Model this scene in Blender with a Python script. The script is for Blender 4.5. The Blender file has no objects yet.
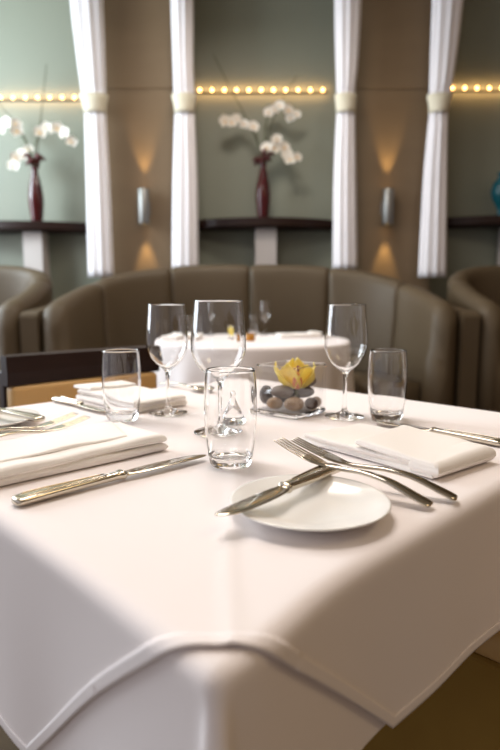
import bpy, bmesh, math, random
from mathutils import Vector, Matrix
random.seed(7)
C = bpy.context.scene.collection
PI = math.pi
sin, cos = math.sin, math.cos

# ------------------------------------------------------------------ materials
def lin(c):
    return tuple((x/12.92 if x <= .04045 else ((x+.055)/1.055)**2.4) for x in [v/255 for v in c]) + (1,)

def mat(name, rgb, rough=.5, metal=0, spec=.5, noise=None, bump=None, **kw):
    m = bpy.data.materials.new(name); m.use_nodes = True
    nt = m.node_tree; b = nt.nodes['Principled BSDF']
    b.inputs['Base Color'].default_value = lin(rgb)
    b.inputs['Roughness'].default_value = rough
    b.inputs['Metallic'].default_value = metal
    b.inputs['Specular IOR Level'].default_value = spec
    for k, v in kw.items():
        b.inputs[k.replace('_', ' ')].default_value = v
    if noise or bump:
        tc = nt.nodes.new('ShaderNodeTexCoord')
    if noise:                                   # (scale, second colour, stretch)
        mp = nt.nodes.new('ShaderNodeMapping'); mp.inputs['Scale'].default_value = noise[2] if len(noise) > 2 else (1, 1, 1)
        n = nt.nodes.new('ShaderNodeTexNoise'); n.inputs['Scale'].default_value = noise[0]; n.inputs['Detail'].default_value = 5
        r = nt.nodes.new('ShaderNodeMix'); r.data_type = 'RGBA'
        r.inputs['A'].default_value = lin(rgb); r.inputs['B'].default_value = lin(noise[1])
        nt.links.new(tc.outputs['Object'], mp.inputs['Vector']); nt.links.new(mp.outputs['Vector'], n.inputs['Vector'])
        nt.links.new(n.outputs['Fac'], r.inputs['Factor']); nt.links.new(r.outputs['Result'], b.inputs['Base Color'])
    if bump:                                    # (scale, strength, distance)
        n2 = nt.nodes.new('ShaderNodeTexNoise'); n2.inputs['Scale'].default_value = bump[0]; n2.inputs['Detail'].default_value = 3
        bp = nt.nodes.new('ShaderNodeBump'); bp.inputs['Strength'].default_value = bump[1]; bp.inputs['Distance'].default_value = bump[2]
        nt.links.new(tc.outputs['Object'], n2.inputs['Vector']); nt.links.new(n2.outputs['Fac'], bp.inputs['Height'])
        nt.links.new(bp.outputs['Normal'], b.inputs['Normal'])
    return m

def glass_mat(name, ior=1.46, col=(1, 1, 1, 1)):
    m = bpy.data.materials.new(name); m.use_nodes = True
    nt = m.node_tree; nt.nodes.remove(nt.nodes['Principled BSDF'])
    g = nt.nodes.new('ShaderNodeBsdfGlass'); g.inputs['IOR'].default_value = ior; g.inputs['Roughness'].default_value = 0
    g.inputs['Color'].default_value = col
    nt.links.new(g.outputs[0], nt.nodes['Material Output'].inputs['Surface'])
    return m

def sheet_mat(name):
    m = bpy.data.materials.new(name); m.use_nodes = True
    nt = m.node_tree; nt.nodes.remove(nt.nodes['Principled BSDF'])
    lw = nt.nodes.new('ShaderNodeLayerWeight'); lw.inputs['Blend'].default_value = .5
    pw = nt.nodes.new('ShaderNodeMath'); pw.operation = 'POWER'; pw.inputs[1].default_value = 5
    f = nt.nodes.new('ShaderNodeMath'); f.operation = 'MULTIPLY_ADD'; f.inputs[1].default_value = .9; f.inputs[2].default_value = .06
    nt.links.new(lw.outputs['Facing'], pw.inputs[0]); nt.links.new(pw.outputs[0], f.inputs[0])
    t = nt.nodes.new('ShaderNodeBsdfTransparent'); g = nt.nodes.new('ShaderNodeBsdfGlossy'); g.inputs['Roughness'].default_value = .02
    x = nt.nodes.new('ShaderNodeMixShader')
    nt.links.new(f.outputs[0], x.inputs[0]); nt.links.new(t.outputs[0], x.inputs[1]); nt.links.new(g.outputs[0], x.inputs[2])
    nt.links.new(x.outputs[0], nt.nodes['Material Output'].inputs['Surface'])
    return m

def petal_mat(name, rgb):
    m = bpy.data.materials.new(name); m.use_nodes = True
    nt = m.node_tree; b = nt.nodes['Principled BSDF']; b.inputs['Base Color'].default_value = lin(rgb); b.inputs['Roughness'].default_value = .5
    t = nt.nodes.new('ShaderNodeBsdfTranslucent'); t.inputs['Color'].default_value = lin(rgb)
    x = nt.nodes.new('ShaderNodeMixShader'); x.inputs[0].default_value = .4
    nt.links.new(b.outputs[0], x.inputs[1]); nt.links.new(t.outputs[0], x.inputs[2])
    nt.links.new(x.outputs[0], nt.nodes['Material Output'].inputs['Surface'])
    return m

def emit_mat(name, rgb, s):
    m = bpy.data.materials.new(name); m.use_nodes = True
    nt = m.node_tree; nt.nodes.remove(nt.nodes['Principled BSDF'])
    e = nt.nodes.new('ShaderNodeEmission'); e.inputs['Color'].default_value = lin(rgb); e.inputs['Strength'].default_value = s
    nt.links.new(e.outputs[0], nt.nodes['Material Output'].inputs['Surface'])
    return m

M = dict(
    cloth=mat('white_linen', (240, 232, 230), .85, spec=.2, bump=(900, .12, .0006), Sheen_Weight=.15),
    napkin=mat('napkin_linen', (246, 241, 236), .85, spec=.2, bump=(1200, .1, .0005)),
    sheer=mat('curtain_fabric', (240, 236, 240), .9, spec=.1, bump=(60, .1, .004)),
    band=mat('tieback_fabric', (222, 214, 192), .8, spec=.2),
    steel=mat('polished_steel', (205, 196, 180), .13, 1),
    glass=glass_mat('clear_glass'), sheet=sheet_mat('thin_glass_sheet'),
    china=mat('white_china', (240, 238, 234), .18, spec=.55),
    leather=mat('brown_grey_leather', (87, 74, 56), .54, spec=.28, noise=(3, (77, 64, 47)), bump=(120, .15, .002)),
    plinth=mat('dark_plinth', (38, 24, 18), .4),
    darkwood=mat('dark_stained_wood', (44, 24, 18), .45, spec=.25, noise=(6, (30, 15, 11), (1, 14, 14))),
    tan=mat('tan_leather', (204, 164, 108), .5, spec=.3, noise=(5, (192, 152, 96)), bump=(150, .12, .002)),
    olive=mat('ochre_fabric', (150, 116, 52), .75, spec=.2, noise=(14, (138, 104, 44))),
    wallgreen=mat('sage_paint', (140, 144, 130), .5, noise=(1.2, (134, 138, 124))),
    brown=mat('brown_wall_panel', (124, 104, 80), .5, noise=(2, (114, 95, 72), (1, 1, 4))),
    floor=mat('carpet', (92, 78, 58), .9, noise=(25, (76, 64, 46)), bump=(300, .4, .004)),
    ceiling=mat('ceiling_paint', (200, 190, 172), .8, noise=(2, (194, 184, 166))),
    ped=mat('pedestal_paint', (196, 188, 184), .6, noise=(4, (186, 178, 174))),
    alu=mat('brushed_aluminium', (150, 149, 146), .5, 1),
    redglass=mat('dark_red_glaze', (66, 3, 9), .16, spec=.4, Coat_Weight=.25),
    teal=mat('teal_glaze', (22, 104, 116), .2, spec=.6, noise=(8, (16, 84, 100))),
    petal=mat('white_petal', (244, 238, 228), .6, spec=.25, Subsurface_Weight=.0),
    lip=mat('yellow_lip', (226, 176, 70), .5),
    stem=mat('green_stem', (70, 78, 44), .6),
    twig=mat('twig_bark', (74, 72, 48), .7),
    redleaf=mat('dark_red_leaf', (82, 26, 26), .6),
    cable=mat('dark_cable', (46, 42, 34), .6),
    bulb=emit_mat('warm_bulb', (255, 188, 112), 15),
    lampface=emit_mat('warm_lamp_face', (255, 200, 120), 12),
    ypetal=petal_mat('yellow_petal', (255, 238, 138)),
    ylip=mat('pink_red_lip', (214, 110, 84), .5, noise=(200, (240, 170, 120))),
    column=mat('dark_red_spot', (120, 20, 24), .5),
    st1=mat('dark_grey_stone', (92, 84, 80), .7, noise=(60, (74, 66, 64))),
    st2=mat('tan_stone', (156, 128, 98), .7, noise=(70, (132, 106, 80))),
    st3=mat('grey_brown_stone', (124, 108, 96), .7, noise=(60, (104, 90, 80))),
    st4=mat('dark_brown_stone', (84, 62, 50), .65, noise=(60, (66, 48, 40))),
    amber=mat('amber_glass', (214, 150, 48), .15, spec=.6, Transmission_Weight=.5),
)

# ------------------------------------------------------------------ mesh helpers
def obj(name, bm, m, parent=None, loc=None, smooth=True, recalc=True):
    if recalc: bmesh.ops.recalc_face_normals(bm, faces=bm.faces)
    me = bpy.data.meshes.new(name); bm.to_mesh(me); bm.free()
    if smooth:
        for p in me.polygons: p.use_smooth = True
    if m is not None: me.materials.append(m)
    o = bpy.data.objects.new(name, me); C.objects.link(o)
    if parent: o.parent = parent
    if loc: o.location = loc
    return o

def thing(name, label, cat, loc=(0, 0, 0), rotz=0, group=None):
    o = bpy.data.objects.new(name, None); C.objects.link(o)
    o.empty_display_size = .05
    o.location = loc; o.rotation_euler = (0, 0, rotz)
    return tag(o, label, cat, group)

def tag(o, label, cat, group=None):
    o['label'] = label; o['category'] = cat
    if group: o['group'] = group
    return o

def struct(name, bm, m, smooth=False):
    o = obj(name, bm, m, smooth=smooth); o['kind'] = 'structure'; return o

def dup(root, loc, rotz, label, group=None):
    r = root.copy(); C.objects.link(r); r.location = loc
    r.rotation_euler = (root.rotation_euler.x, root.rotation_euler.y, rotz)
    r['label'] = label
    if group: r['group'] = group
    for ch in list(root.children):
        c = ch.copy(); C.objects.link(c); c.parent = r
        for g in list(ch.children):
            d = g.copy(); C.objects.link(d); d.parent = c
    return r

def box(bm, x0, x1, y0, y1, z0, z1, bev=0):
    vs = [bm.verts.new((x, y, z)) for z in (z0, z1) for x, y in ((x0, y0), (x1, y0), (x1, y1), (x0, y1))]
    fs = [bm.faces.new([vs[i] for i in q]) for q in ((3, 2, 1, 0), (4, 5, 6, 7), (0, 1, 5, 4), (1, 2, 6, 5), (2, 3, 7, 6), (3, 0, 4, 7))]
    if bev:
        es = list({e for f in fs for e in f.edges})
        bmesh.ops.bevel(bm, geom=es, offset=bev, segments=3, profile=.5, affect='EDGES')
    return bm

def BM(): return bmesh.new()

def lathe(bm, prof, n=48, c=(0, 0, 0), mod=None):
    rings = []
    for r, z in prof:
        if r < 1e-6: rings.append([bm.verts.new((c[0], c[1], c[2]+z))]); continue
        ring = []
        for i in range(n):
            a = 2*PI*i/n; rr = r*(mod(a, z) if mod else 1)
            ring.append(bm.verts.new((c[0]+rr*cos(a), c[1]+rr*sin(a), c[2]+z)))
        rings.append(ring)
    for a, b in zip(rings, rings[1:]):
        for i in range(n):
            j = (i+1) % n
            if len(a) == 1 and len(b) == 1: continue
            if len(a) == 1: bm.faces.new((a[0], b[i], b[j]))
            elif len(b) == 1: bm.faces.new((a[i], a[j], b[0]))
            else: bm.faces.new((a[i], a[j], b[j], b[i]))
    return bm

def spl(pts, n):
    """Catmull-Rom through tuples of any length"""
    out = []; P = [pts[0]] + list(pts) + [pts[-1]]
    for k in range(1, len(P)-2):
        for s in range(n):
            t = s/n
            out.append(tuple(.5*((2*b)+(-a+c)*t+(2*a-5*b+4*c-d)*t*t+(-a+3*b-3*c+d)*t**3)
                             for a, b, c, d in zip(P[k-1], P[k], P[k+1], P[k+2])))
    out.append(tuple(pts[-1])); return out

def tube(bm, pts, r, n=8):
    rr = r if callable(r) else (lambda t: r)
    pts = [Vector(p) for p in pts]; rings = []
    for i, p in enumerate(pts):
        d = (pts[min(i+1, len(pts)-1)]-pts[max(i-1, 0)]).normalized()
        a = d.cross(Vector((0, 0, 1)))
        if a.length < .05: a = d.cross(Vector((1, 0, 0)))
        a.normalize(); b = d.cross(a)
        q = rr(i/(len(pts)-1))
        rings.append([bm.verts.new(p+a*q*cos(2*PI*k/n)+b*q*sin(2*PI*k/n)) for k in range(n)])
    for x, y in zip(rings, rings[1:]):
        for k in range(n): bm.faces.new((x[k], x[(k+1) % n], y[(k+1) % n], y[k]))
    bm.faces.new(rings[0][::-1]); bm.faces.new(rings[-1])
    return bm

def bar(bm, st, n=16, p=2.6, ws=1, ts=1):
    """cutlery bar along +x; stations (x, y, z, half width, half thickness)"""
    rings = []
    for x, y, z, w, t in st:
        ring = []
        for k in range(n):
            a = 2*PI*k/n
            cx = math.copysign(abs(cos(a))**(2/p), cos(a)); sx = math.copysign(abs(sin(a))**(2/p), sin(a))
            ring.append(bm.verts.new((x, y+w*ws*cx, z*ts+t*ts*sx)))
        rings.append(ring)
    for u, v in zip(rings, rings[1:]):
        for k in range(n): bm.faces.new((u[k], u[(k+1) % n], v[(k+1) % n], v[k]))
    bm.faces.new(rings[0][::-1]); bm.faces.new(rings[-1])
    return bm

def light(kind, name, loc, energy, col, target=None, **kw):
    l = bpy.data.lights.new(name, kind); l.energy = energy; l.color = col
    for k, v in kw.items(): setattr(l, k, v)
    o = bpy.data.objects.new(name, l); C.objects.link(o); o.location = loc
    if target is not None:
        o.rotation_euler = (Vector(target)-Vector(loc)).to_track_quat('-Z', 'Y').to_euler()
    return o

# ------------------------------------------------------------------ setting
X0, X1, YB, YC, ZC = -4.6, 4.9, 5.52, 5.22, 3.85
bm = BM(); box(bm, X0, X1, -2.5, YB+.2, -.1, 0); struct('floor', bm, M['floor'])
bm = BM(); box(bm, X0, X1, -2.5, YB+.2, ZC, ZC+.1); struct('ceiling', bm, M['ceiling'])
bm = BM(); box(bm, X0, X1, YB, YB+.15, 0, ZC); struct('wall_back', bm, M['wallgreen'])
for k, (a, b) in enumerate(((-3.75, -2.95), (-1.36, -.56), (.84, 1.64), (3.1, 3.9)), 1):
    bm = BM()
    box(bm, a, b, YC, YB-.002, 0, 2.80, .006); box(bm, a, b, YC, YB-.002, 2.812, ZC-.002, .006)
    box(bm, a+.01, b-.01, YC+.01, YB-.004, 2.79, 2.82)
    struct('trim_%d' % k, bm, M['brown'])

# ---- curtains
def curtain(rows, label, seed):
    """rows of (left x, right x, z) at the wall plane"""
    yc = 5.09; rnd = random.Random(seed)
    t = thing('tied_curtain', label, 'curtain', ((rows[-1][0]+rows[-1][1])/2, yc, rows[-1][2]), 0, 'white curtains tied at the wall panels')
    ox, oz = t.location.x, t.location.z
    R = spl([(3.83 if i == 0 else 0)+0*0 if False else r for i, r in enumerate([(rows[0][0], rows[0][1], 3.83)]+rows)], 8)
    ph = [rnd.uniform(0, 6.28) for _ in range(4)]
    bm = BM(); n = 72; rings = []
    for a, b, z in R:
        c, hw = (a+b)/2, (b-a)/2
        dep = .055*(.7 if abs(z-2.64) < .12 else 1)
        ring = []
        for k in range(n):
            q = 2*PI*k/n
            rip = 1+.08*sin(9*q+ph[0]+.15*z)+.03*sin(17*q+ph[1])
            ring.append(bm.verts.new((c+hw*cos(q)*(1+.05*sin(9*q+ph[0])) - ox, dep*sin(q)*rip*1.0, z-oz)))
        rings.append(ring)
    for u, v in zip(rings, rings[1:]):
        for k in range(n): bm.faces.new((u[k], u[(k+1) % n], v[(k+1) % n], v[k]))
    bm.faces.new(rings[0]); bm.faces.new(rings[-1][::-1])
    obj('curtain_cloth', bm, M['sheer'], t)
    bm = BM(); rings = []
    for i in range(5):                           # tie band, wider at the top
        z = 2.56+.15*i/4; rr = min(R, key=lambda r: abs(r[2]-z)); c, hw = (rr[0]+rr[1])/2, (rr[1]-rr[0])/2
        hw = hw*(.93+.06*i)+.008
        rings.append([bm.verts.new((c-ox+hw*cos(2*PI*k/32), .066*sin(2*PI*k/32)*1.12, z-oz)) for k in range(32)])
    for u, v in zip(rings, rings[1:]):
        for k in range(32): bm.faces.new((u[k], u[(k+1) % 32], v[(k+1) % 32], v[k]))
    tb = obj('tieback', bm, M['band'], t); tb['label'] = 'cream tie band'
    s = tb.modifiers.new('s', 'SOLIDIFY'); s.thickness = .006; s.offset = 1
curtain([(-1.502, -1.235, 3.46), (-1.462, -1.232, 2.99), (-1.431, -1.235, 2.693), (-1.418, -1.239, 2.588), (-1.423, -1.223, 2.011), (-1.436, -1.215, 1.181)],
        'white tied curtain right of the left alcove and left of the left sconce', 1)
curtain([(-.659, -.476, 3.46), (-.651, -.482, 2.99), (-.647, -.477, 2.693), (-.641, -.478, 2.588), (-.668, -.46, 2.011), (-.69, -.46, 1.242)],
        'white tied curtain between the left sconce and the centre alcove', 2)
curtain([(.709, .926, 3.46), (.727, .913, 2.99), (.74, .893, 2.75), (.743, .897, 2.588), (.729, .92, 2.011), (.735, .947, 1.251)],
        'white tied curtain between the centre alcove and the right sconce', 3)
curtain([(1.527, 1.777, 3.46), (1.53, 1.741, 2.99), (1.533, 1.704, 2.693), (1.538, 1.692, 2.572), (1.51, 1.709, 2.011), (1.498, 1.738, 1.181)],
        'white tied curtain right of the right sconce, widest of the row at top', 4)

# ---- alcove consoles, pedestals
def console(cx, hw, label, zt, px, pw):
    t = thing('wall_console', label, 'shelf', (cx, YB, 0), 0, 'dark wall shelves in the alcoves')
    bm = BM(); n = 28; top = []; bot = []
    pts = [(-hw, -.004)]+[(-hw+2*hw*i/n, -.10-.24*(1-(2*i/n-1)**2)) for i in range(n+1)]+[(hw, -.004)]
    for z in (zt-.085, zt-.07, zt-.005, zt):
        s = .012 if z in (zt-.085, zt) else 0
        top.append([bm.verts.new((x, y+s if y < -.01 else y, z)) for x, y in pts])
    for u, v in zip(top, top[1:]):
        for k in range(len(pts)):
            j = (k+1) % len(pts); bm.faces.new((u[k], u[j], v[j], v[k]))
    bm.faces.new(top[0][::-1]); bm.faces.new(top[-1])
    obj('shelf_board', bm, M['darkwood'], t, smooth=False)
    bm = BM(); box(bm, px-cx-pw/2, px-cx+pw/2, -.24, -.06, 0, zt-.085, .004)
    q = obj('pedestal', bm, M['ped'], t, smooth=False); q['label'] = 'pale grey pedestal'
console(.14, .70, 'dark curved wall shelf in the centre alcove under a red vase', 1.715, .146, .195)
console(-2.14, .78, 'dark curved wall shelf in the left alcove under a red vase', 1.685, -1.99, .175)
console(2.42, .70, 'dark wall shelf at right edge under the teal vase', 1.735, 2.44, .195)

# ---- light strings
def string_lights(x0, n, z, label, y=YB-.02):
    t = thing('light_string', label, 'string lights', (x0, y, z), 0, 'warm bulb strings across the alcoves')
    bm = BM(); tube(bm, [(-.05, .006, -.018), (.113*(n-1)/2, .006, -.02), (.113*(n-1)+.05, .006, -.018)], .006)
    obj('cable', bm, M['cable'], t)
    bulb = None
    for k in range(n):
        if bulb is None:
            bm = BM(); lathe(bm, [(0, -.016), (.008, -.012), (.0115, -.003), (.0115, .004), (.007, .013), (0, .016)], 14)
            o = bulb = obj('bulb', bm, M['bulb'], t)
        else:
            o = bulb.copy(); C.objects.link(o)
        o.location = (.113*k, -.012, 0)
    light('AREA', 'string_glow', (x0+.113*(n-1)/2, y-.05, z), 1.5*n/11, (1, .56, .22), (x0+.113*(n-1)/2, YB, z-.01), shape='RECTANGLE', size=.113*n, size_y=.03)
string_lights(-.462, 11, 2.893, 'row of warm bulbs across the centre alcove')
string_lights(-2.86, 13, 2.828, 'row of warm bulbs across the left alcove')
string_lights(1.86, 12, 2.91, 'row of warm bulbs across the right alcove')

# ---- sconces
def sconce(x, label):
    t = thing('wall_sconce', label, 'wall lamp', (x, YC, 1.795), 0, 'up and down wall sconces')
    bm = BM(); lathe(bm, [(.030, -.146), (.046, -.15), (.048, -.147), (.048, .147), (.046, .15), (.030, .146)], 28)
    o = obj('lamp_tube', bm, M['alu'], t, (0, -.085, 0))
    bm = BM(); lathe(bm, [(0, -.132), (.030, -.132)], 20); obj('lamp_face', bm, M['lampface'], o, recalc=False)
    bm = BM(); lathe(bm, [(.030, .132), (0, .132)], 20); obj('lamp_face', bm, M['lampface'], o, recalc=False)
    bm = BM(); box(bm, -.02, .02, -.045, -.012, -.03, .03, .004); obj('bracket', bm, M['alu'], t, smooth=False)
    bm = BM(); box(bm, -.045, .045, -.012, 0, -.06, .06, .004); obj('wall_plate', bm, M['alu'], t, smooth=False)
    for s in (-1, 1):
        light('SPOT', 'sconce_beam', (x, YC-.085, 1.795+s*.155), 20, (1, .68, .28), (x, YC-.012, 1.795+s*.6),
              spot_size=math.radians(40), spot_blend=.8, shadow_soft_size=.02)
sconce(-.937, 'aluminium wall sconce on the left brown panel')
sconce(1.218, 'aluminium wall sconce on the right brown panel')

# ---- vases and orchids
VP = [(0, 0), (.048, 0), (.05, .006), (.056, .06), (.066, .15), (.068, .21), (.058, .30), (.040, .38), (.028, .44), (.030, .475), (.034, .485),
      (.028, .482), (.022, .44), (.03, .38), (.045, .3), (0, .28)]
def red_vase(x, z, label):
    bm = BM(); lathe(bm, VP, 32)
    return tag(obj('red_vase', bm, M['redglass'], None, (x, 5.3, z)), label, 'vase', 'slim dark red vases')
red_vase(.118, 1.715, 'slim dark red vase on the centre shelf')
red_vase(-1.945, 1.685, 'slim dark red vase on the left shelf')
bm = BM(); lathe(bm, [(0, 0), (.04, 0), (.042, .01), (.03, .05), (.05, .10), (.085, .17), (.095, .23), (.075, .30), (.04, .345), (.035, .37), (.05, .39), (.044, .39), (.03, .37), (0, .36)], 32)
tag(obj('teal_vase', bm, M['teal'], None, (2.30, 5.33, 1.735)), 'rounded teal vase on the right shelf at picture edge', 'vase')

def petal_mesh(bm, L, W, ang, cup, tilt, base=.0, mx=Matrix.Identity(4)):
    """a petal in the xz plane facing -y, rotated by ang about y"""
    n, m = 6, 4; g = []
    for i in range(n+1):
        t = i/n; w = W*(sin(PI*min(1, t*.93+.05))**.7)
        row = []
        for j in range(-m//2, m//2+1):
            u = j/(m/2)
            p = Vector((u*w, -cup*(u*u)*w-tilt*t*t*L, base+t*L))
            p = Matrix.Rotation(ang, 4, 'Y') @ p
            row.append(bm.verts.new(mx @ p))
        g.append(row)
    for a, b in zip(g, g[1:]):
        for k in range(m): bm.faces.new((a[k], a[k+1], b[k+1], b[k]))

def blossom(parent, p, s, yaw, roll):
    bm = BM()
    for a, L, W in ((0, 1, .42), (2.2, .95, .4), (-2.2, .95, .4), (1.15, 1, .62), (-1.15, 1, .62)):
        petal_mesh(bm, L*s, W*s, a, .25, .12)
    b = obj('blossom', bm, M['petal'], parent, p, recalc=False)
    b.rotation_euler = (0, roll, yaw)
    bm = BM(); lathe(bm, [(0, -.2*s), (.16*s, -.12*s), (.2*s, .05*s), (0, .16*s)], 8)
    l = obj('lip', bm, M['lip'], b, (0, -.14*s, -.08*s)); l['label'] = 'yellow lip'

def spray(base, pts, label, s=.05, seed=0, ctrl=None, yoff=None):
    rnd = random.Random(seed)
    t = thing('orchid_spray', label, 'orchid', base, 0, 'white orchid sprays in red vases')
    B = Vector(base); P = [Vector((x, 5.3+rnd.uniform(-.05, .05), z))-B for x, z in pts]
    mid = [Vector(ctrl)-B] if ctrl else []
    cur = spl([(0, 0, -.12), (0, 0, .03)]+[tuple(m) for m in mid]+[tuple(p+Vector((0, .03, .015))) for p in P], 6)
    bm = BM(); tube(bm, cur, lambda q: .007-.004*q, 6); obj('stem', bm, M['stem'], t)
    for p in P:
        blossom(t, p, s*rnd.uniform(.85, 1.1), rnd.uniform(-.5, .5), rnd.uniform(-.4, .4))
spray((.108, 5.30, 2.20), [(.03, 2.505), (-.05, 2.545), (-.125, 2.585), (-.165, 2.545), (-.225, 2.56)], 'white orchid spray arching left above the centre red vase', .056, 1, (.07, 5.3, 2.38))
spray((.12, 5.29, 2.20), [(.169, 2.65), (.215, 2.672), (.262, 2.68), (.337, 2.64), (.365, 2.60), (.418, 2.626)], 'white orchid spray at upper right of the centre red vase', .050, 2, (.135, 5.3, 2.45))
spray((.128, 5.31, 2.20), [(.15, 2.325), (.215, 2.335), (.24, 2.40), (.31, 2.34), (.335, 2.28), (.355, 2.225), (.42, 2.24)], 'white orchid spray hanging low right of the centre red vase', .056, 3, (.13, 5.3, 2.29))
spray((-1.945, 5.30, 2.17), [(-1.87, 2.46), (-1.81, 2.50), (-1.76, 2.49), (-1.71, 2.49), (-1.65, 2.45), (-1.60, 2.385)], 'white orchid spray arching right above the left red vase', .054, 4, (-1.93, 5.3, 2.36))
spray((-1.955, 5.29, 2.17), [(-2.09, 2.48), (-2.10, 2.545), (-2.19, 2.555), (-2.255, 2.50)], 'white orchid spray high left of the left red vase', .056, 5, (-2.0, 5.3, 2.36))
spray((-1.965, 5.31, 2.17), [(-2.0, 2.325), (-2.06, 2.28), (-2.105, 2.25), (-2.125, 2.175)], 'white orchid spray hanging low left of the left red vase', .06, 6, (-1.965, 5.3, 2.28))
def twig(base, pts, label):
    t = [tuple(Vector(p)-Vector(base)) for p in pts]
    bm = BM(); tube(bm, spl([(0, 0, -.1)]+t, 6), lambda q: .008-.005*q, 6)
    tag(obj('bare_twig', bm, M['twig'], None, base), label, 'twig', 'thin bare twigs in the vases')
twig((.112, 5.315, 2.205), [(.10, 5.33, 2.3), (-.03, 5.36, 2.6), (-.19, 5.4, 2.9), (-.33, 5.42, 3.17)], 'long thin twig leaning left out of the centre vase')
twig((.128, 5.318, 2.205), [(.15, 5.34, 2.4), (.25, 5.38, 2.7), (.42, 5.4, 2.98)], 'long thin twig leaning right out of the centre vase')
twig((-1.94, 5.315, 2.175), [(-1.92, 5.33, 2.35), (-1.89, 5.38, 2.65), (-1.83, 5.4, 3.08)], 'thin twig rising straight above the left vase')
twig((-1.95, 5.325, 2.175), [(-2.0, 5.34, 2.35), (-2.12, 5.38, 2.55), (-2.3, 5.4, 2.78)], 'thin twig leaning left out of the left vase')
def rosette(x, z, label, seed):
    rnd = random.Random(seed); bm = BM()
    for k in range(9):
        a = k*2*PI/9+rnd.uniform(-.2, .2); up = rnd.uniform(-.03, .06); L = rnd.uniform(.07, .11)
        tube(bm, spl([(.03*cos(a), .03*sin(a), 0), (.6*L*cos(a), .6*L*sin(a), .03+up), (L*cos(a), L*sin(a), up)], 4), lambda q: .016*(sin(PI*min(1, q*.9+.08)))+.002, 6)
    tag(obj('leaf_rosette', bm, M['redleaf'], None, (x, 5.3, z)), label, 'leaves', 'dark red leaf collars')
rosette(.118, 2.215, 'dark red leafy collar at the mouth of the centre vase', 1)
rosette(-1.945, 2.185, 'dark red leafy collar at the mouth of the left vase', 2)

# ------------------------------------------------------------------ booths
BA, BBk, BY0, BE = 1.20, 1.04, 3.42, 2/2.9
def bpath(q):
    """q 0..1 from left wing end round the back to right wing end: point and outward normal"""
    def p(s):
        a = PI*(1-s); e = BE
        return Vector((BA*math.copysign(abs(cos(a))**e, cos(a)), BY0+BBk*abs(sin(a))**e, 0))
    return p(q)
_s, _L = [], []
def set_path(ba, be):
    global BA, BE, _s, _L
    BA, BE = ba, be
    _s = [bpath(i/2000) for i in range(2001)]
    _L = [0]
    for a, b in zip(_s, _s[1:]): _L.append(_L[-1]+(b-a).length)
set_path(1.20, 2/2.9)
def at_len(t):
    import bisect
    t = max(0, min(_L[-1], t*_L[-1])); i = min(1999, max(0, bisect.bisect(_L, t)-1))
    f = (t-_L[i])/max(1e-9, _L[i+1]-_L[i])
    p = _s[i].lerp(_s[i+1], f)
    d = (_s[min(2000, i+12)]-_s[max(0, i-12)]).normalized()
    return p, Vector((-d.y, d.x, 0))
def ztop(y):
    t = max(0, min(1, (y-BY0)/1.04))
    return .955+.295*t**1.35
def panel(bm, t0, t1, end0=False, end1=False):
    m = 18; rings = []
    for i in range(m+1):
        q = i/m; t = t0+(t1-t0)*q; p, nrm = at_len(t)
        edge = min(q, 1-q)*(t1-t0)*_L[-1]
        puff = .016*(1-math.exp(-edge/.025))
        zt = ztop(p.y)-.014*(1-puff/.016)
        de = 9
        if end0: de = min(de, q*(t1-t0)*_L[-1])
        if end1: de = min(de, (1-q)*(t1-t0)*_L[-1])
        th = .075
        if de < .16:
            k = math.sqrt(max(0, 1-(1-de/.16)**2)); zt -= .13*(1-k); th = .075*(.25+.75*min(1, math.sqrt(de/.05+.0)))
        th += puff*.0
        prof = []
        # outer bottom -> outer top -> round -> inner top -> inner bottom (inner = +nrm towards the table)
        prof.append((-th, .0)); prof.append((-th, zt-.3)); prof.append((-th, zt-.07))
        for k in range(7):
            a = PI-PI*k/6; prof.append((th*cos(a)*1.0, zt-.06+.06*sin(a)))
        prof.append((th+puff*.6, zt-.10)); prof.append((th+puff, zt-.25)); prof.append((th+puff+.02, .62)); prof.append((th+puff+.03, .30)); prof.append((th+puff, .0))
        rings.append([bm.verts.new((p.x+nrm.x*o, p.y+nrm.y*o, max(z, .0))) for o, z in prof])
    for u, v in zip(rings, rings[1:]):
        for k in range(len(u)):
            j = (k+1) % len(u); bm.faces.new((u[k], u[j], v[j], v[k]))
    bm.faces.new(rings[0]); bm.faces.new(rings[-1][::-1])
    return bm
# inward normal check
_p, _n = at_len(.5)
if _n.y > 0:
    _old = at_len
    def at_len(t):
        p, n = _old(t); return p, -n
def booth(label):
    t = thing('booth_bench', label, 'booth seat', (0, 0, 0), 0, 'curved booths along the back wall')
    cuts = [0, .17, .335, .5, .665, .83, 1]
    for i, (a, b) in enumerate(zip(cuts, cuts[1:])):
        bm = BM(); panel(bm, a+.0006, b-.0006, i == 0, i == 5); obj('back_panel', bm, M['leather'], t)
    def ring(inset0, inset1, z0, z1, name, m, bev):
        bm = BM(); A = []; n = 60
        for i in range(n+1):
            p, nrm = at_len(.03+.94*i/n)
            pr = [(inset0, z0), (inset1, z0), (inset1, z1-bev), (inset1-bev*.4, z1-bev*.2), (inset1-bev, z1), (inset0, z1)]
            A.append([bm.verts.new((p.x+nrm.x*o, p.y+nrm.y*o, z)) for o, z in pr])
        for u, v in zip(A, A[1:]):
            for k in range(6): bm.faces.new((u[k], u[(k+1) % 6], v[(k+1) % 6], v[k]))
        bm.faces.new(A[0]); bm.faces.new(A[-1][::-1])
        obj(name, bm, m, t)
    ring(.125, .50, .14, .46, 'seat', M['leather'], .04)
    ring(.125, .46, 0, .138, 'plinth', M['plinth'], .01)
    return t
b0 = booth('curved brown leather booth behind the round table, in the centre')
set_path(1.25, 2/6)
b1 = booth('brown leather booth at left picture edge, beside the centre booth'); b1.location = (-2.74, 0, 0)
dup(b1, (2.74, 0, 0), 0, 'brown leather booth at right picture edge, beside the centre booth')
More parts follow.
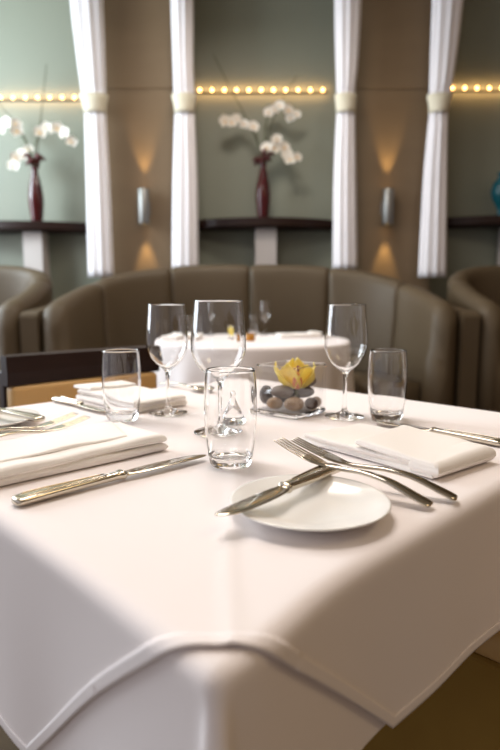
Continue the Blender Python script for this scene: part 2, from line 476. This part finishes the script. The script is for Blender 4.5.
for sx, lab in ((-1, 'brown leather divider between left and centre booths'), (1, 'brown leather divider between centre and right booths')):
    bm = BM(); w = .058
    vs = [bm.verts.new((x, y, z)) for x in (-w, w) for y, z in ((-.45, 0), (.45, 0), (.45, .98), (-.42, .905), (-.45, .88))]
    bm.faces.new(vs[:5]); bm.faces.new(vs[5:][::-1])
    for k in range(5): bm.faces.new((vs[k], vs[(k+1) % 5], vs[5+(k+1) % 5], vs[5+k]))
    bmesh.ops.bevel(bm, geom=bm.edges[:], offset=.008, segments=2, affect='EDGES')
    tag(obj('booth_divider', bm, M['leather'], None, (sx*1.343, 3.89, 0), smooth=False), lab, 'divider', 'dividers between booths')

# ------------------------------------------------------------------ round table
RX, RY, RR = .0, 3.33, .585
t = thing('round_table', 'round dining table under a white cloth in front of the centre booth', 'table', (RX, RY, 0))
bm = BM(); lathe(bm, [(0, .715), (RR-.01, .715), (RR, .725), (RR-.005, .742), (0, .742)], 64); obj('tabletop', bm, M['darkwood'], t)
bm = BM(); lathe(bm, [(0, 0), (.26, 0), (.26, .02), (.05, .05), (.04, .68), (.12, .714), (0, .714)], 32); obj('pedestal', bm, M['darkwood'], t)
bm = BM(); n = 200
prof = [(0, .747), (.2, .747), (.4, .747), (RR-.02, .747)]+[(RR-.015+.022*sin(a), .725+.022*cos(a)) for a in (.3, .7, 1.1, 1.5)]+[(RR+.008, .70-.05*k) for k in range(0, 13)]
def fold(a, z):
    k = max(0, (.71-z)/.6)
    return 1+k*(.05+.07*sin(11*a+.6*sin(3*a))*1.0+.02*sin(23*a+1))
lathe(bm, prof, n, mod=fold)
o = tag(obj('round_tablecloth', bm, M['cloth'], None, (RX, RY, 0), recalc=True), 'long white tablecloth on the round table by the booth', 'tablecloth')

# ------------------------------------------------------------------ the near table
CT = Vector((-.028, .989, 0)); AU = math.radians(44.8)
U = Vector((cos(AU), sin(AU), 0)); V = Vector((-sin(AU), cos(AU), 0))
def uv(u, v, z=0): return CT+U*u+V*v+Vector((0, 0, z))
TZ = .75
t = thing('dining_table', 'square dining table under white cloths in the foreground', 'table', (CT.x, CT.y, 0), AU)
bm = BM(); box(bm, -.462, .462, -.462, .462, .70, .738, .01); obj('tabletop', bm, M['darkwood'], t, smooth=False)
bm = BM(); lathe(bm, [(0, 0), (.17, 0), (.17, .02), (.05, .05), (.04, .66), (.14, .699), (0, .699)], 32); obj('pedestal', bm, M['darkwood'], t)

CB, CR = .454, .016
def drape(u, v, off, under):
    """flat cloth coordinates -> draped point in table frame"""
    u, v = u-.036, v+.020                        # the cloth lies a little off centre
    eu, ev = max(abs(u)-CB, 0), max(abs(v)-CB, 0)
    d = math.hypot(eu, ev)
    bu, bv = math.copysign(min(abs(u), CB), u), math.copysign(min(abs(v), CB), v)
    r = CR+off
    if d < 1e-9: x, y, z = bu, bv, TZ+off
    else:
        du, dv = math.copysign(eu/d, u), math.copysign(ev/d, v)
        th = min(d/CR, PI/2); out = r*sin(th); z = TZ-CR+r*cos(th)
        h = max(0, d-CR*PI/2); z -= h
        if h > 0:
            phi = math.atan2(ev, eu); c2 = sin(2*phi)
            out += h*.02+h*.44*c2*c2+.008*sin(6*phi+.5)*c2*h/.1
            w = v if eu > ev else u
            out += (h/.2)*(.004*sin(w*13+1)+.0025*sin(w*29))
        x, y = bu+du*out, bv+dv*out
    # the stiff near corner is pulled out a little
    k = .021*math.exp(-((x+CB)**2+(y+CB)**2)/.0085); x -= k*.36; y -= k*1.05
    # pressed creases
    c1 = (u-v)/math.sqrt(2)-.009
    c2_ = (u+v)/math.sqrt(2)+.11
    if not under: z += .0016*math.exp(-(c1/.005)**2)+.0005*math.exp(-(c2_/.006)**2)
    return (x, y, z)
def cloth_bm(S, chs, step, off, under, hem=None, ring=True):
    bm = BM(); n = int(2*S/step)
    bmesh.ops.create_grid(bm, x_segments=n, y_segments=n, size=S)
    def cut(planes, clear):
        for co, no in planes:
            g = bm.verts[:]+bm.edges[:]+bm.faces[:]
            bmesh.ops.bisect_plane(bm, geom=g, plane_co=co, plane_no=no, clear_outer=clear)
    planes = []
    for (p, q) in chs:
        d = Vector((q[0]-p[0], q[1]-p[1], 0)).normalized(); no = Vector((d.y, -d.x, 0))
        if no.dot(Vector((p[0], p[1], 0))) < 0: no = -no
        planes.append((Vector((p[0], p[1], 0)), no))
    cut(planes, True)
    if hem:
        inner = [(co-no*hem, no) for co, no in planes]+[(Vector((sx*(S-hem), sy*(S-hem), 0)), Vector((sx if a else 0, 0 if a else sy, 0))) for sx, sy, a in ((1, 1, 1), (-1, 1, 1), (1, 1, 0), (1, -1, 0))]
        cut(inner, False)
        dead = [f for f in bm.faces if all((f.calc_center_median()-co).dot(no) < 0 for co, no in inner) == ring]
        bmesh.ops.delete(bm, geom=dead, context='FACES')
    for v in bm.verts: v.co = drape(v.co.x, v.co.y, off, under)
    return bm
def make_cloth(name, bm, label, parent=None):
    o = obj(name, bm, M['cloth'], parent, None if parent else (CT.x, CT.y, 0), recalc=False)
    if not parent:
        o.rotation_euler.z = AU; tag(o, label, 'tablecloth')
    return o
under = make_cloth('under_tablecloth', cloth_bm(.660, [], .0075, -.0028, True), 'lower white tablecloth showing at the near corner of the foreground table')
S = .666
chs = [((-.20, -S), (-.356, -.520)), ((-.356, -.520), (-.515, -.362)), ((-.515, -.362), (-S, -.218)), ((.2, -S), (S, -.2)), ((.2, S), (S, .2)), ((-.2, S), (-S, .2))]
over = make_cloth('overlay_tablecloth', cloth_bm(S-.006, [tuple((x*.991, y*.991) for x, y in c) for c in chs], .007, 0, False), 'upper white tablecloth with a stitched hem on the foreground table')
per = [p for c in sorted(chs, key=lambda c: math.atan2(c[0][1]+c[1][1], c[0][0]+c[1][0])) for p in sorted(c, key=lambda p: math.atan2(p[1], p[0]))]
ring = []
for a, b in zip(per, per[1:]+per[:1]):
    m = max(1, int(math.hypot(b[0]-a[0], b[1]-a[1])/.004))
    ring += [(a[0]+(b[0]-a[0])*q/m, a[1]+(b[1]-a[1])*q/m) for q in range(m)]
bm = BM(); rows = [[bm.verts.new(drape(x*k, y*k, .0009, False)) for x, y in ring] for k in (1, .9955, .991, .9865, .982)]
for a, b in zip(rows, rows[1:]):
    for k in range(len(ring)):
        j = (k+1) % len(ring); bm.faces.new((a[k], a[j], b[j], b[k]))
hemo = make_cloth('hem', bm, '', over)
s = hemo.modifiers.new('s', 'SOLIDIFY'); s.thickness = .0009; s.offset = 0
TS = TZ+.0012

# ---- chairs
def chair(label, u, v, face):
    """seat centre at (u, v) of the table frame; face = rotation about z of the +y front"""
    p = uv(u, v)
    t = thing('dining_chair', label, 'chair', (p.x, p.y, 0), face, 'tan chairs at the foreground table')
    bm = BM(); box(bm, -.23, .23, -.23, .23, .43, .48, .018); obj('seat', bm, M['tan'], t)
    bm = BM(); box(bm, -.222, .222, -.222, .222, .10, .429, .01); q = obj('seat_skirt', bm, M['olive'], t, smooth=False); q['label'] = 'ochre covered seat box'
    bm = BM(); box(bm, -.236, .236, -.281, -.235, .481, .742, .012); obj('back_pad', bm, M['tan'], t)
    bm = BM()
    g = []
    for i in range(13):
        x = -.245+.49*i/12; y = -.262-.012*(1-(x/.24)**2)
        g.append([bm.verts.new((x, y+dy, z)) for dy, z in ((.02, .744), (.022, .78), (.018, .823), (0, .828), (-.018, .823), (-.018, .744))])
    for a, b in zip(g, g[1:]):
        for k in range(6): bm.faces.new((a[k], a[(k+1) % 6], b[(k+1) % 6], b[k]))
    bm.faces.new(g[0]); bm.faces.new(g[-1][::-1])
    obj('top_rail', bm, M['darkwood'], t, smooth=False)
    for sx in (-1, 1):
        bm = BM(); box(bm, sx*.224-.016, sx*.224+.016, -.312, -.282, .0, .78, .004); obj('back_leg', bm, M['darkwood'], t, smooth=False)
        bm = BM(); box(bm, sx*.2-.018, sx*.2+.018, .17, .206, 0, .0995, .003); obj('front_leg', bm, M['darkwood'], t, smooth=False)
    return t
c1 = chair('tan chair with dark wood top rail behind the far left table side', .155, .54, AU+PI)
p = uv(.36, -.395)
dup(c1, (p.x, p.y, 0), AU, 'tan chair partly under the cloth at the lower right')

# ------------------------------------------------------------------ glassware
WG = [(0, 0), (.036, 0), (.0375, .0012), (.036, .0026), (.02, .0055), (.008, .010), (.0046, .017), (.0038, .03), (.0036, .06), (.0042, .078),
      (.008, .088), (.020, .098), (.032, .113), (.0392, .132), (.0405, .146), (.0395, .165), (.0372, .19), (.0352, .2155), (.0346, .2162),
      (.0341, .2155), (.0361, .19), (.0384, .165), (.0394, .146), (.0381, .132), (.031, .1142), (.019, .0995), (.007, .0915), (0, .0905)]
TG = [(0, .0035), (.012, .0025), (.022, .0006), (.0258, 0), (.0275, .002), (.0298, .012), (.0333, .04), (.0352, .066), (.0356, .085), (.0346, .112), (.0326, .1345), (.0320, .1352),
      (.0314, .1345), (.0334, .112), (.0344, .085), (.0340, .066), (.0320, .04), (.0287, .020), (.026, .0145), (.018, .012), (0, .0115)]
def smooth_prof(prof, corners, n=6):
    """spline the profile between its corner stations so that walls curve and rims stay crisp"""
    out = []; cs = [0]+corners+[len(prof)-1]
    for a, b in zip(cs, cs[1:]):
        seg = spl(prof[a:b+1], n) if b-a > 1 else [prof[a], prof[b]]
        out += seg[:-1]
    out.append(prof[-1])
    return [(max(0, r), z) for r, z in out]
def wine(loc, label, group, sc=1, z=TS):
    bm = BM(); f = sc
    lathe(bm, [(r*f, h*.987 if f == 1 else h*1.02) for r, h in smooth_prof(WG, [1, 3, 17, 19])], 64)
    return tag(obj('wine_glass', bm, M['glass'], None, (loc[0], loc[1], z)), label, 'wine glass', group)
def tumbler(loc, label, group, z=TS, n=56):
    bm = BM(); lathe(bm, [(r, h*.958) for r, h in smooth_prof(TG, [4, 10, 12, 16])], n)
    return tag(obj('water_tumbler', bm, M['glass'], None, (loc[0], loc[1], z)), label, 'tumbler', group)
G1, G2 = 'wine glasses on the foreground table', 'water tumblers on the foreground table'
wine((-.161, 1.095), 'clear wine glass behind the left tumbler and left napkin', G1)
wine((-.052, .93), 'largest clear wine glass, directly behind the nearest tumbler', G1, 1.13)
wine((.180, 1.06), 'clear wine glass to the right of the square flower vase', G1)
tumbler((-.238, 1.036), 'clear tumbler at left in front of the folded far napkin', G2)
tumbler((-.026, .743), 'nearest clear tumbler, beside the tip of the long knife', G2)
tumbler((.255, 1.038), 'clear tumbler at right beyond the right napkin', G2)
# small glass cone
bm = BM(); lathe(bm, [(0, .001), (.024, 0), (.0275, .002), (.027, .006), (.016, .026), (.006, .044), (.0045, .052), (.006, .056), (.0035, .0595), (0, .060)], 40)
tag(obj('glass_cone', bm, M['glass'], None, (-.030, .995, TS)), 'small clear glass cone seen through the nearest tumbler', 'glass ornament')

# ------------------------------------------------------------------ square vase with stones and flower
VA = math.radians(50); VC = Vector((.081, 1.098, TS)); vh, vo, vi = .094, .0505, .0465
bm = BM()
def sq(h, z, r=.006, k=4):
    out = []
    for i, (sx, sy) in enumerate(((1, 1), (-1, 1), (-1, -1), (1, -1))):
        for j in range(k+1):
            a = i*PI/2+PI/2*j/k
            out.append(bm.verts.new((sx*(h-r)+r*cos(a), sy*(h-r)+r*sin(a), z)))
    return out
o = thing('square_vase', 'square clear glass vase holding stones and a yellow flower', 'vase', VC, VA)
def loft(R):
    for a, b in zip(R, R[1:]):
        for k in range(len(a)): bm.faces.new((a[k], a[(k+1) % len(a)], b[(k+1) % len(a)], b[k]))
    return R
R = loft([sq(vo, .0095), sq(vo, vh-.001), sq(vo-.001, vh), sq(vi+.001, vh), sq(vi, vh-.001), sq(vi, .0095)])
R = loft([R[-1], R[0]])
obj('glass_wall', bm, M['sheet'], o, smooth=False)
bm = BM(); R = loft([sq(vo, vh+.0002), sq(vo, vh+.0022), sq(vo-.0008, vh+.003), sq(vi+.0008, vh+.003), sq(vi, vh+.0022), sq(vi, vh+.0002)]); loft([R[-1], R[0]])
obj('glass_rim', bm, M['glass'], o, smooth=False)
bm = BM(); R = loft([sq(vo-.003, 0), sq(vo, .003), sq(vo, .007), sq(vo-.002, .009)]); bm.faces.new(R[0][::-1]); bm.faces.new(R[-1])
obj('glass_base', bm, M['glass'], o, smooth=False)
st = [  # x, y in world offsets from vase centre, z, radii, yaw, material, label
    (.003, -.040, .0245, (.0185, .0150, .0140), .1, 'st2', 'tan stone at the front corner of the square vase'),
    (-.034, -.020, .0225, (.0165, .0140, .0125), .5, 'st2', 'tan stone at front left inside the square vase'),
    (.037, -.018, .0215, (.0140, .0120, .0115), -.5, 'st4', 'dark brown stone at front right inside the square vase'),
    (-.049, .008, .0350, (.0130, .0140, .0200), .4, 'st1', 'upright dark grey stone at the left corner of the square vase'),
    (-.020, -.006, .0430, (.0245, .0160, .0130), -.25, 'st3', 'grey brown stone lying across the middle of the square vase'),
    (.022, .006, .0420, (.0250, .0160, .0130), -.25, 'st1', 'long dark grey stone under the yellow flower'),
    (.000, .038, .0320, (.0230, .0170, .0210), 0, 'st1', 'dark grey stone at the back of the square vase'),
    (.050, .010, .0200, (.0110, .0110, .0100), .3, 'st2', 'small tan stone at the right corner of the square vase'),
    (.036, .024, .0600, (.0165, .0140, .0115), .0, 'st3', 'pale brown stone at upper right of the vase pile'),
]
for x, y, z, rr, yaw, m, lab in st:
    rnd = random.Random(int(1e4*(x+y+z+2))); bm = BM()
    bmesh.ops.create_icosphere(bm, subdivisions=3, radius=1)
    f1, f2 = rnd.uniform(0, 6), rnd.uniform(0, 6)
    for v in bm.verts:
        c = v.co.copy(); k = 1+.06*sin(2.3*c.x+f1)+.05*sin(2.7*c.y+f2)
        v.co = Vector((c.x*rr[0]*k, c.y*rr[1]*k, c.z*rr[2]*k))
    o = tag(obj('river_stone', bm, M[m], None, VC+Vector((x, y, z))), lab, 'stone', 'stones in the square vase'); o.rotation_euler.z = yaw
# yellow flower
FC = VC+Vector((.010, -.010, .050))
t = thing('yellow_orchid', 'yellow orchid flower with a pink lip on the stones in the square vase', 'flower', FC)
def yp(ang, L, W, cup, tilt, base, name='petal', m='ypetal', lean=0):
    bm = BM(); n, k = 9, 6; g = []
    for i in range(n+1):
        q = i/n; w = W*(sin(PI*min(.985, q*.86+.12))**.75)
        row = []
        for j in range(-k//2, k//2+1):
            u = j/(k/2)
            row.append(bm.verts.new((u*w, -base-sin(q*1.5)*tilt*L+cup*u*u*w*-1, q*L*(1-.08*u*u))))
        g.append(row)
    for a, b in zip(g, g[1:]):
        for c in range(k): bm.faces.new((a[c], a[c+1], b[c+1], b[c]))
    o = obj(name, bm, M[m], t, recalc=False); o.rotation_euler = (0, lean, ang)
    s = o.modifiers.new('s', 'SOLIDIFY'); s.thickness = .0008
    return o
yp(.75, .050, .024, .35, .40, .002, lean=.10)
yp(-.70, .052, .025, .35, .40, .002, lean=-.12)
yp(-1.45, .054, .019, .3, .72, .002, lean=-.16)
yp(1.5, .052, .018, .3, .60, .002, lean=.18)
yp(2.7, .060, .020, .3, .22, .002, lean=.08)
yp(-2.6, .058, .019, .3, .35, .002, lean=-.1)
l = yp(.0, .036, .0095, -.3, .18, .012, 'lip', 'ylip'); l['label'] = 'pink lip'
bm = BM(); lathe(bm, [(0, 0), (.003, .002), (.0034, .008), (.002, .012), (0, .013)], 12); l = obj('flower_column', bm, M['column'], t, (.001, -.016, .034)); l['label'] = 'dark red centre'
bm = BM(); tube(bm, [(0, 0, .002), (0, -.001, -.012), (.001, -.001, -.018)], .003); obj('stem', bm, M['stem'], t)

# ------------------------------------------------------------------ plates
PP = [(0, 0), (.045, 0), (.047, .002), (.05, .0035), (.066, .0075), (.083, .0125), (.0862, .0138), (.0868, .0147), (.086, .0153), (.083, .0147), (.066, .0098), (.05, .0056), (.04, .0046), (0, .0045)]
def plate(x, y, label):
    bm = BM(); lathe(bm, PP, 72)
    bm.verts.ensure_lookup_table()
    for v in bm.verts: v.co.x *= .955; v.co.y *= .955
    return tag(obj('bread_plate', bm, M['china'], None, (x, y, TS)), label, 'plate', 'white bread plates')
plate(.062, .567, 'round white bread plate under the crossed cutlery in front')
plate(-.462, .985, 'white bread plate cut by the left picture edge')

# ------------------------------------------------------------------ cutlery
def place(o, loc, yaw, pitch=0):
    o.location = loc; o.rotation_euler = (0, -pitch, yaw)
def ends(o, a, b, za, zb):
    """handle end at a, pointing to b"""
    d = Vector((b[0]-a[0], b[1]-a[1])); L = d.length
    place(o, (a[0], a[1], za), math.atan2(d.y, d.x), math.atan2(zb-za, L))
def knife(label, L=.235, group='table knives'):
    t = thing('table_knife', label, 'knife', group=group); k = L/.235
    bm = BM()
    bar(bm, spl([(0, 0, .0035, .0055, .0026), (.002, 0, .0037, .0085, .0032), (.006, 0, .0039, .0098, .0036), (.02, 0, .0042, .0096, .0038), (.06, 0, .0045, .0080, .0038),
                 (.10*k, 0, .0046, .0062, .0036), (.112*k, 0, .0046, .0058, .0038), (.118*k, 0, .0046, .0072, .0044), (.121*k, 0, .0046, .0062, .0036)], 5), 20, 3, 1.22, 1.3)
    h = obj('handle', bm, M['steel'], t)
    for s in (-1, 1):
        bm = BM(); bar(bm, spl([(.010, s*.0066, .0078, .0007, .0006), (.03, s*.0064, .0082, .0008, .0006), (.06, s*.0052, .0083, .0007, .0006), (.098*k, s*.004, .0082, .0004, .0005)], 6), 8, 2, 1.2, 1.3)
        obj('handle_ridge', bm, M['steel'], h)
    bm = BM()
    b = [(.120, 0, .0062, .0026), (.126, 0, .0075, .0016), (.14, .0003, .0092, .0012), (.17, .0006, .0098, .0011), (.20, .0002, .0094, .0010), (.22, -.0012, .0074, .0009), (.230, -.003, .0046, .0008), (.2348, -.0052, .001, .0006)]
    bar(bm, spl([(x*k, y, .0046, w, th) for x, y, w, th in b], 5), 16, 2.0, 1.25, 1.3); obj('blade', bm, M['steel'], t)
    return t
def fork(label, L=.2, group='forks'):
    t = thing('table_fork', label, 'fork', group=group)
    zc = lambda x: .004+.010*sin(PI*min(1, x/.125))**1.5*.9 + (max(0, x-.128)/.072)**1.6*.010
    bm = BM()
    hs = [(0, .0045, .0012), (.0015, .0076, .0020), (.006, .0096, .0025), (.02, .0094, .0026), (.05, .0072, .0026), (.08, .0048, .0026), (.105, .0034, .0026), (.12, .0034, .0024), (.129, .0046, .0019)]
    bar(bm, spl([(x, 0, zc(x), w, th) for x, w, th in hs], 6), 16, 2.6); obj('handle', bm, M['steel'], t)
    bm = BM()
    hs = [(.127, .0044, .0018), (.134, .0078, .0014), (.141, .0108, .0012), (.150, .0122, .0011), (.157, .0122, .001)]
    bar(bm, spl([(x, 0, zc(x), w, th) for x, w, th in hs], 5), 16, 3); h = obj('fork_head', bm, M['steel'], t)
    for k in range(4):
        y = (k-1.5)*.0065; bm = BM()
        bar(bm, spl([(x, y*(1-.06*(x-.155)/.045), zc(x), w, th) for x, w, th in ((.154, .0026, .001), (.160, .0019, .001), (.18, .0016, .001), (.195, .0013, .0009), (.2, .0006, .0006))], 5), 10, 2.4)
        obj('tine', bm, M['steel'], h)
    return t
KN = 'knives on the foreground table'; FK = 'forks on the foreground table'
k1 = knife('long steel knife lying beside the left napkin, handle towards the viewer', .264, KN); ends(k1, (-.254, .585), (-.066, .768), TS, TS)
k2 = knife('steel knife resting across the front bread plate', .212, KN); ends(k2, (.104, .667), (-.044, .481), .7655, .7668)
k3 = knife('steel knife behind the left tumbler, handle at the table edge', .215, KN); ends(k3, (-.430, 1.232), (-.285, 1.09), TS, TS)
k4 = knife('steel knife beyond the right napkin, running out of the picture', .23, KN); ends(k4, (.385, .835), (.225, .995), TS, TS)
k5 = knife('steel knife on the plate at the left picture edge', .212, KN); ends(k5, (-.360, .955), (-.52, 1.05), .7630, .768)
f1 = fork('right fork of the crossed pair on the front plate, longer reach right', group=FK); ends(f1, (.227, .598), (.084, .674), TS, .7795)
f2 = fork('left fork of the crossed pair on the front plate, handle over plate rim', group=FK); ends(f2, (.192, .576), (.060, .674), TS+.0005, .7790)
f3 = fork('upper of two forks at left beside the plate, tines right', group=FK); ends(f3, (-.420, .808), (-.278, .945), TS, TS+.010)
f4 = fork('lower of two forks at left, next to the left napkin', group=FK); ends(f4, (-.445, .828), (-.318, .955), TS, TS+.010)
# spoon
t = thing('dessert_spoon', 'steel spoon with its bowl beside the far napkin', 'spoon')
bm = BM(); bar(bm, spl([(0, 0, .004, .0045, .0012), (.004, 0, .005, .009, .0024), (.03, 0, .008, .0075, .0025), (.08, 0, .012, .0045, .0025), (.115, 0, .009, .0034, .0024), (.135, 0, .0075, .005, .0018)], 6), 14); obj('handle', bm, M['steel'], t)
bm = BM(); g = []
for s_, dz in ((0, 0), (1, -.0014)):
    for i in range(6):
        r = i/5
        g.append([bm.verts.new((.160+.028*r*cos(a), .0195*r*sin(a)*(1+.12*cos(a)), .0095-.0085*(1-r*r)+dz+.0014)) for a in [2*PI*k/24 for k in range(24)]])
for q in (0, 6):
    for a, b in zip(g[q:q+6], g[q+1:q+6]):
        for k in range(24): bm.faces.new((a[k], a[(k+1) % 24], b[(k+1) % 24], b[k]))
for k in range(24): bm.faces.new((g[5][k], g[5][(k+1) % 24], g[11][(k+1) % 24], g[11][k]))
bmesh.ops.remove_doubles(bm, verts=bm.verts, dist=1e-5); obj('bowl', bm, M['steel'], t)
ends(t, (-.235, 1.475), (-.110, 1.345), TS, TS)

# ------------------------------------------------------------------ napkins
def slab(bm, x0, x1, y0, y1, zf, th, rx=(.008, .008), ry=(.008, .008), skew=0, seed=0, nx=40, ny=24, curl=None):
    """soft cloth fold; rx/ry edge radii at (low, high) ends"""
    rnd = random.Random(seed); f = [rnd.uniform(0, 6) for _ in range(4)]
    def e(a, r): return 1 if a >= r else math.sqrt(max(0, 1-(1-a/r)**2))
    T, B = [], []
    def ax(a, b, n):
        s = [0, .004, .012, .025, .05]; m = [.05+.9*i/n for i in range(1, n)]
        return [a+(b-a)*q for q in s+m+[1-q for q in s[::-1]]]
    for x in ax(x0, x1, nx):
        rt, rb = [], []
        for y in ax(y0, y1, ny):
            k = min(e(x-x0, rx[0]), e(x1-x, rx[1]), e(y-y0, ry[0]), e(y1-y, ry[1]))
            zb = zf(x, y); w = .0011*sin(26*x+f[0])*sin(31*y+f[1])+.0006*sin(70*x+f[2]+20*y)
            q = th*(.5+.5*k)+w*k; lo = th*(.5-.5*k)
            X = x+skew*(y-y0); Y = y+.0015*sin(22*x+f[3])
            rt.append(bm.verts.new((X, Y, zb+q))); rb.append(bm.verts.new((X, Y, zb+lo)))
        T.append(rt); B.append(rb)
    for G, fl in ((T, 0), (B, 1)):
        for a, b in zip(G, G[1:]):
            for k in range(len(a)-1):
                q = (a[k], b[k], b[k+1], a[k+1]); bm.faces.new(q[::-1] if fl else q)
    n, m = len(T), len(T[0])
    for i in range(n-1):
        bm.faces.new((T[i][0], B[i][0], B[i+1][0], T[i+1][0])); bm.faces.new((T[i+1][-1], B[i+1][-1], B[i][-1], T[i][-1]))
    for j in range(m-1):
        bm.faces.new((T[0][j+1], B[0][j+1], B[0][j], T[0][j])); bm.faces.new((T[-1][j], B[-1][j], B[-1][j+1], T[-1][j+1]))
def napkin(label, c, yaw, L, W, kind, z=TS):
    bm = BM(); hL, hW = L/2, W/2
    if kind == 'flap':      # folded base, upper layer doubling back over the right part, thick rolled right end
        slab(bm, -hL, hL-.004, -hW, hW, lambda x, y: .0, .008, (.004, .004), (.004, .004), seed=1)
        slab(bm, -hL+.001, hL-.006, -hW+.001, hW-.001, lambda x, y: .0076, .0075, (.004, .004), (.004, .004), seed=5)
        slab(bm, -.012, hL, -hW-.0005, hW+.0005, lambda x, y: .0146+.0025*math.exp(-((x+.01)/.025)**2)-.004*max(0, x/hL)**2, .010, (.007, .01), (.006, .006), skew=-.16, seed=2)
        slab(bm, hL-.04, hL+.004, -hW, hW, lambda x, y: .0005, .0215, (.004, .013), (.009, .009), seed=11, nx=16)
    elif kind == 'stack':
        slab(bm, -hL, hL, -hW, hW, lambda x, y: 0, .0115, (.005, .006), (.006, .006), seed=3)
        slab(bm, -hL, hL-.002, -hW+.001, hW-.001, lambda x, y: .0105+.0012*sin(18*x), .012, (.005, .008), (.008, .006), skew=.05, seed=4)
        slab(bm, -hL, hL-.05, -hW+.03, hW-.004, lambda x, y: .0205+.0008*sin(17*x+1), .0045, (.003, .004), (.004, .004), skew=.35, seed=6)
    else:
        slab(bm, -hL, hL, -hW, hW, lambda x, y: 0, .012, (.006, .008), (.006, .006), seed=7)
        slab(bm, -hL-.002, hL-.004, -hW+.002, hW-.002, lambda x, y: .0115+.0008*sin(20*x), .0125, (.008, .008), (.008, .008), seed=8)
        slab(bm, hL-.07, hL+.004, -hW+.004, hW-.006, lambda x, y: .022, .010, (.006, .010), (.008, .008), skew=.12, seed=9)
    o = tag(obj('folded_napkin', bm, M['napkin'], None, (c[0], c[1], z)), label, 'napkin', 'folded napkins')
    o.rotation_euler.z = yaw
    return o
napkin('white folded napkin at left beside the long knife', (-.262, .772), AU, .262, .138, 'stack')
napkin('white folded napkin at right behind the crossed forks', (.208, .806), math.radians(-52), .238, .135, 'flap')
napkin('white folded napkin at the far left behind the left tumbler', (-.262, 1.213), AU+PI/2, .235, .13, 'thick')

# ------------------------------------------------------------------ things on the round table
RZ = .7482; G3, G4 = 'wine glasses on the round table', 'tumblers on the round table'
wine((-.275, 3.72), 'wine glass at the back left of the round table', G3, .95, RZ)
wine((.098, 3.72), 'wine glass at the back centre of the round table', G3, .95, RZ)
tumbler((-.385, 3.62), 'tumbler at the left rim of the round table', G4, RZ, 32)
tumbler((.025, 3.76), 'tumbler beside the back centre wine glass on the round table', G4, RZ, 32)
t = thing('bud_glass', 'little glass of yellow blossom on the round table', 'vase', (-.085, 3.40, RZ))
bm = BM(); box(bm, -.03, .03, -.03, .03, 0, .075, .004); obj('glass_block', bm, M['glass'], t, smooth=False)
bm = BM()
for k in range(5): petal_mesh(bm, .032, .014, k*2*PI/5, .3, .3)
obj('yellow_blossom', bm, M['ypetal'], t, (.0, -.034, .045), recalc=False)
bm = BM(); lathe(bm, [(0, 0), (.026, 0), (.028, .004), (.028, .040), (.025, .042), (.024, .012), (0, .010)], 24)
tag(obj('candle_holder', bm, M['amber'], None, (.0, 3.16, RZ)), 'small amber candle holder on the round table', 'candle holder')
napkin('white napkin lying at the back right of the round table', (.30, 3.50), .15, .26, .15, 'thick', RZ)
napkin('white napkin at the left side of the round table', (-.42, 3.32), 1.2, .22, .14, 'thick', RZ)

# ------------------------------------------------------------------ light
w = bpy.data.worlds.new('room_surroundings'); bpy.context.scene.world = w; w.use_nodes = True
nt = w.node_tree; bg = nt.nodes['Background']
tc = nt.nodes.new('ShaderNodeTexCoord'); sx = nt.nodes.new('ShaderNodeSeparateXYZ')
mr = nt.nodes.new('ShaderNodeMapRange'); mr.inputs['From Min'].default_value = -1; mr.inputs['From Max'].default_value = 1
cr = nt.nodes.new('ShaderNodeValToRGB')
cr.color_ramp.elements[0].position = .08; cr.color_ramp.elements[0].color = (.66, .66, .74, 1)
cr.color_ramp.elements[1].position = .85; cr.color_ramp.elements[1].color = (.17, .105, .06, 1)
e = cr.color_ramp.elements.new(.45); e.color = (.36, .31, .28, 1)
nt.links.new(tc.outputs['Generated'], sx.inputs[0]); nt.links.new(sx.outputs['X'], mr.inputs['Value'])
nt.links.new(mr.outputs[0], cr.inputs[0]); nt.links.new(cr.outputs[0], bg.inputs['Color']); bg.inputs['Strength'].default_value = 1.0

light('AREA', 'window_and_fill_light', (-4.3, 3.4, 2.3), 190, (.86, .93, 1.0), (0, 2.8, 1.0), shape='RECTANGLE', size=3.0, size_y=2.6)
light('AREA', 'window_and_fill_light', (-4.2, 4.1, 3.0), 120, (.74, .92, 1.0), (-2.0, 5.5, 2.6), shape='RECTANGLE', size=1.3, size_y=1.3)  # cool fill light added to brighten the left alcove, not a second window
light('AREA', 'ceiling_and_fill_light', (-.55, 1.55, 3.6), 56, (1, .915, .86), (-.2, .9, .75), shape='DISK', size=1.5)
light('AREA', 'ceiling_and_fill_light', (2.3, .1, 3.6), 20, (1, .76, .46), (.6, .6, .5), shape='DISK', size=1.2)  # warm fill added to lift the lower right chair and the cloth's right side
light('AREA', 'ceiling_and_fill_light', (-.2, 3.6, 3.6), 36, (1, .90, .80), (0, 3.4, .75), shape='DISK', size=.8)

# ------------------------------------------------------------------ camera
cam = bpy.data.cameras.new('camera'); co = bpy.data.objects.new('camera', cam); C.objects.link(co)
co.location = (0, 0, .97); co.rotation_euler = (math.radians(90-7.46), 0, 0)
cam.sensor_fit = 'AUTO'; cam.sensor_width = 36; cam.lens = 565/750*36
cam.clip_start = .02
cam.dof.use_dof = True; cam.dof.focus_distance = .76; cam.dof.aperture_fstop = 3.5
sc = bpy.context.scene; sc.camera = co
sc.view_settings.view_transform = 'Standard'; sc.view_settings.look = 'None'; sc.view_settings.gamma = 1
sc.view_settings.exposure = 0.0
sc.cycles.max_bounces = 16; sc.cycles.transmission_bounces = 14; sc.cycles.glossy_bounces = 6; sc.cycles.diffuse_bounces = 4; sc.cycles.transparent_max_bounces = 12
sc.cycles.blur_glossy = .5
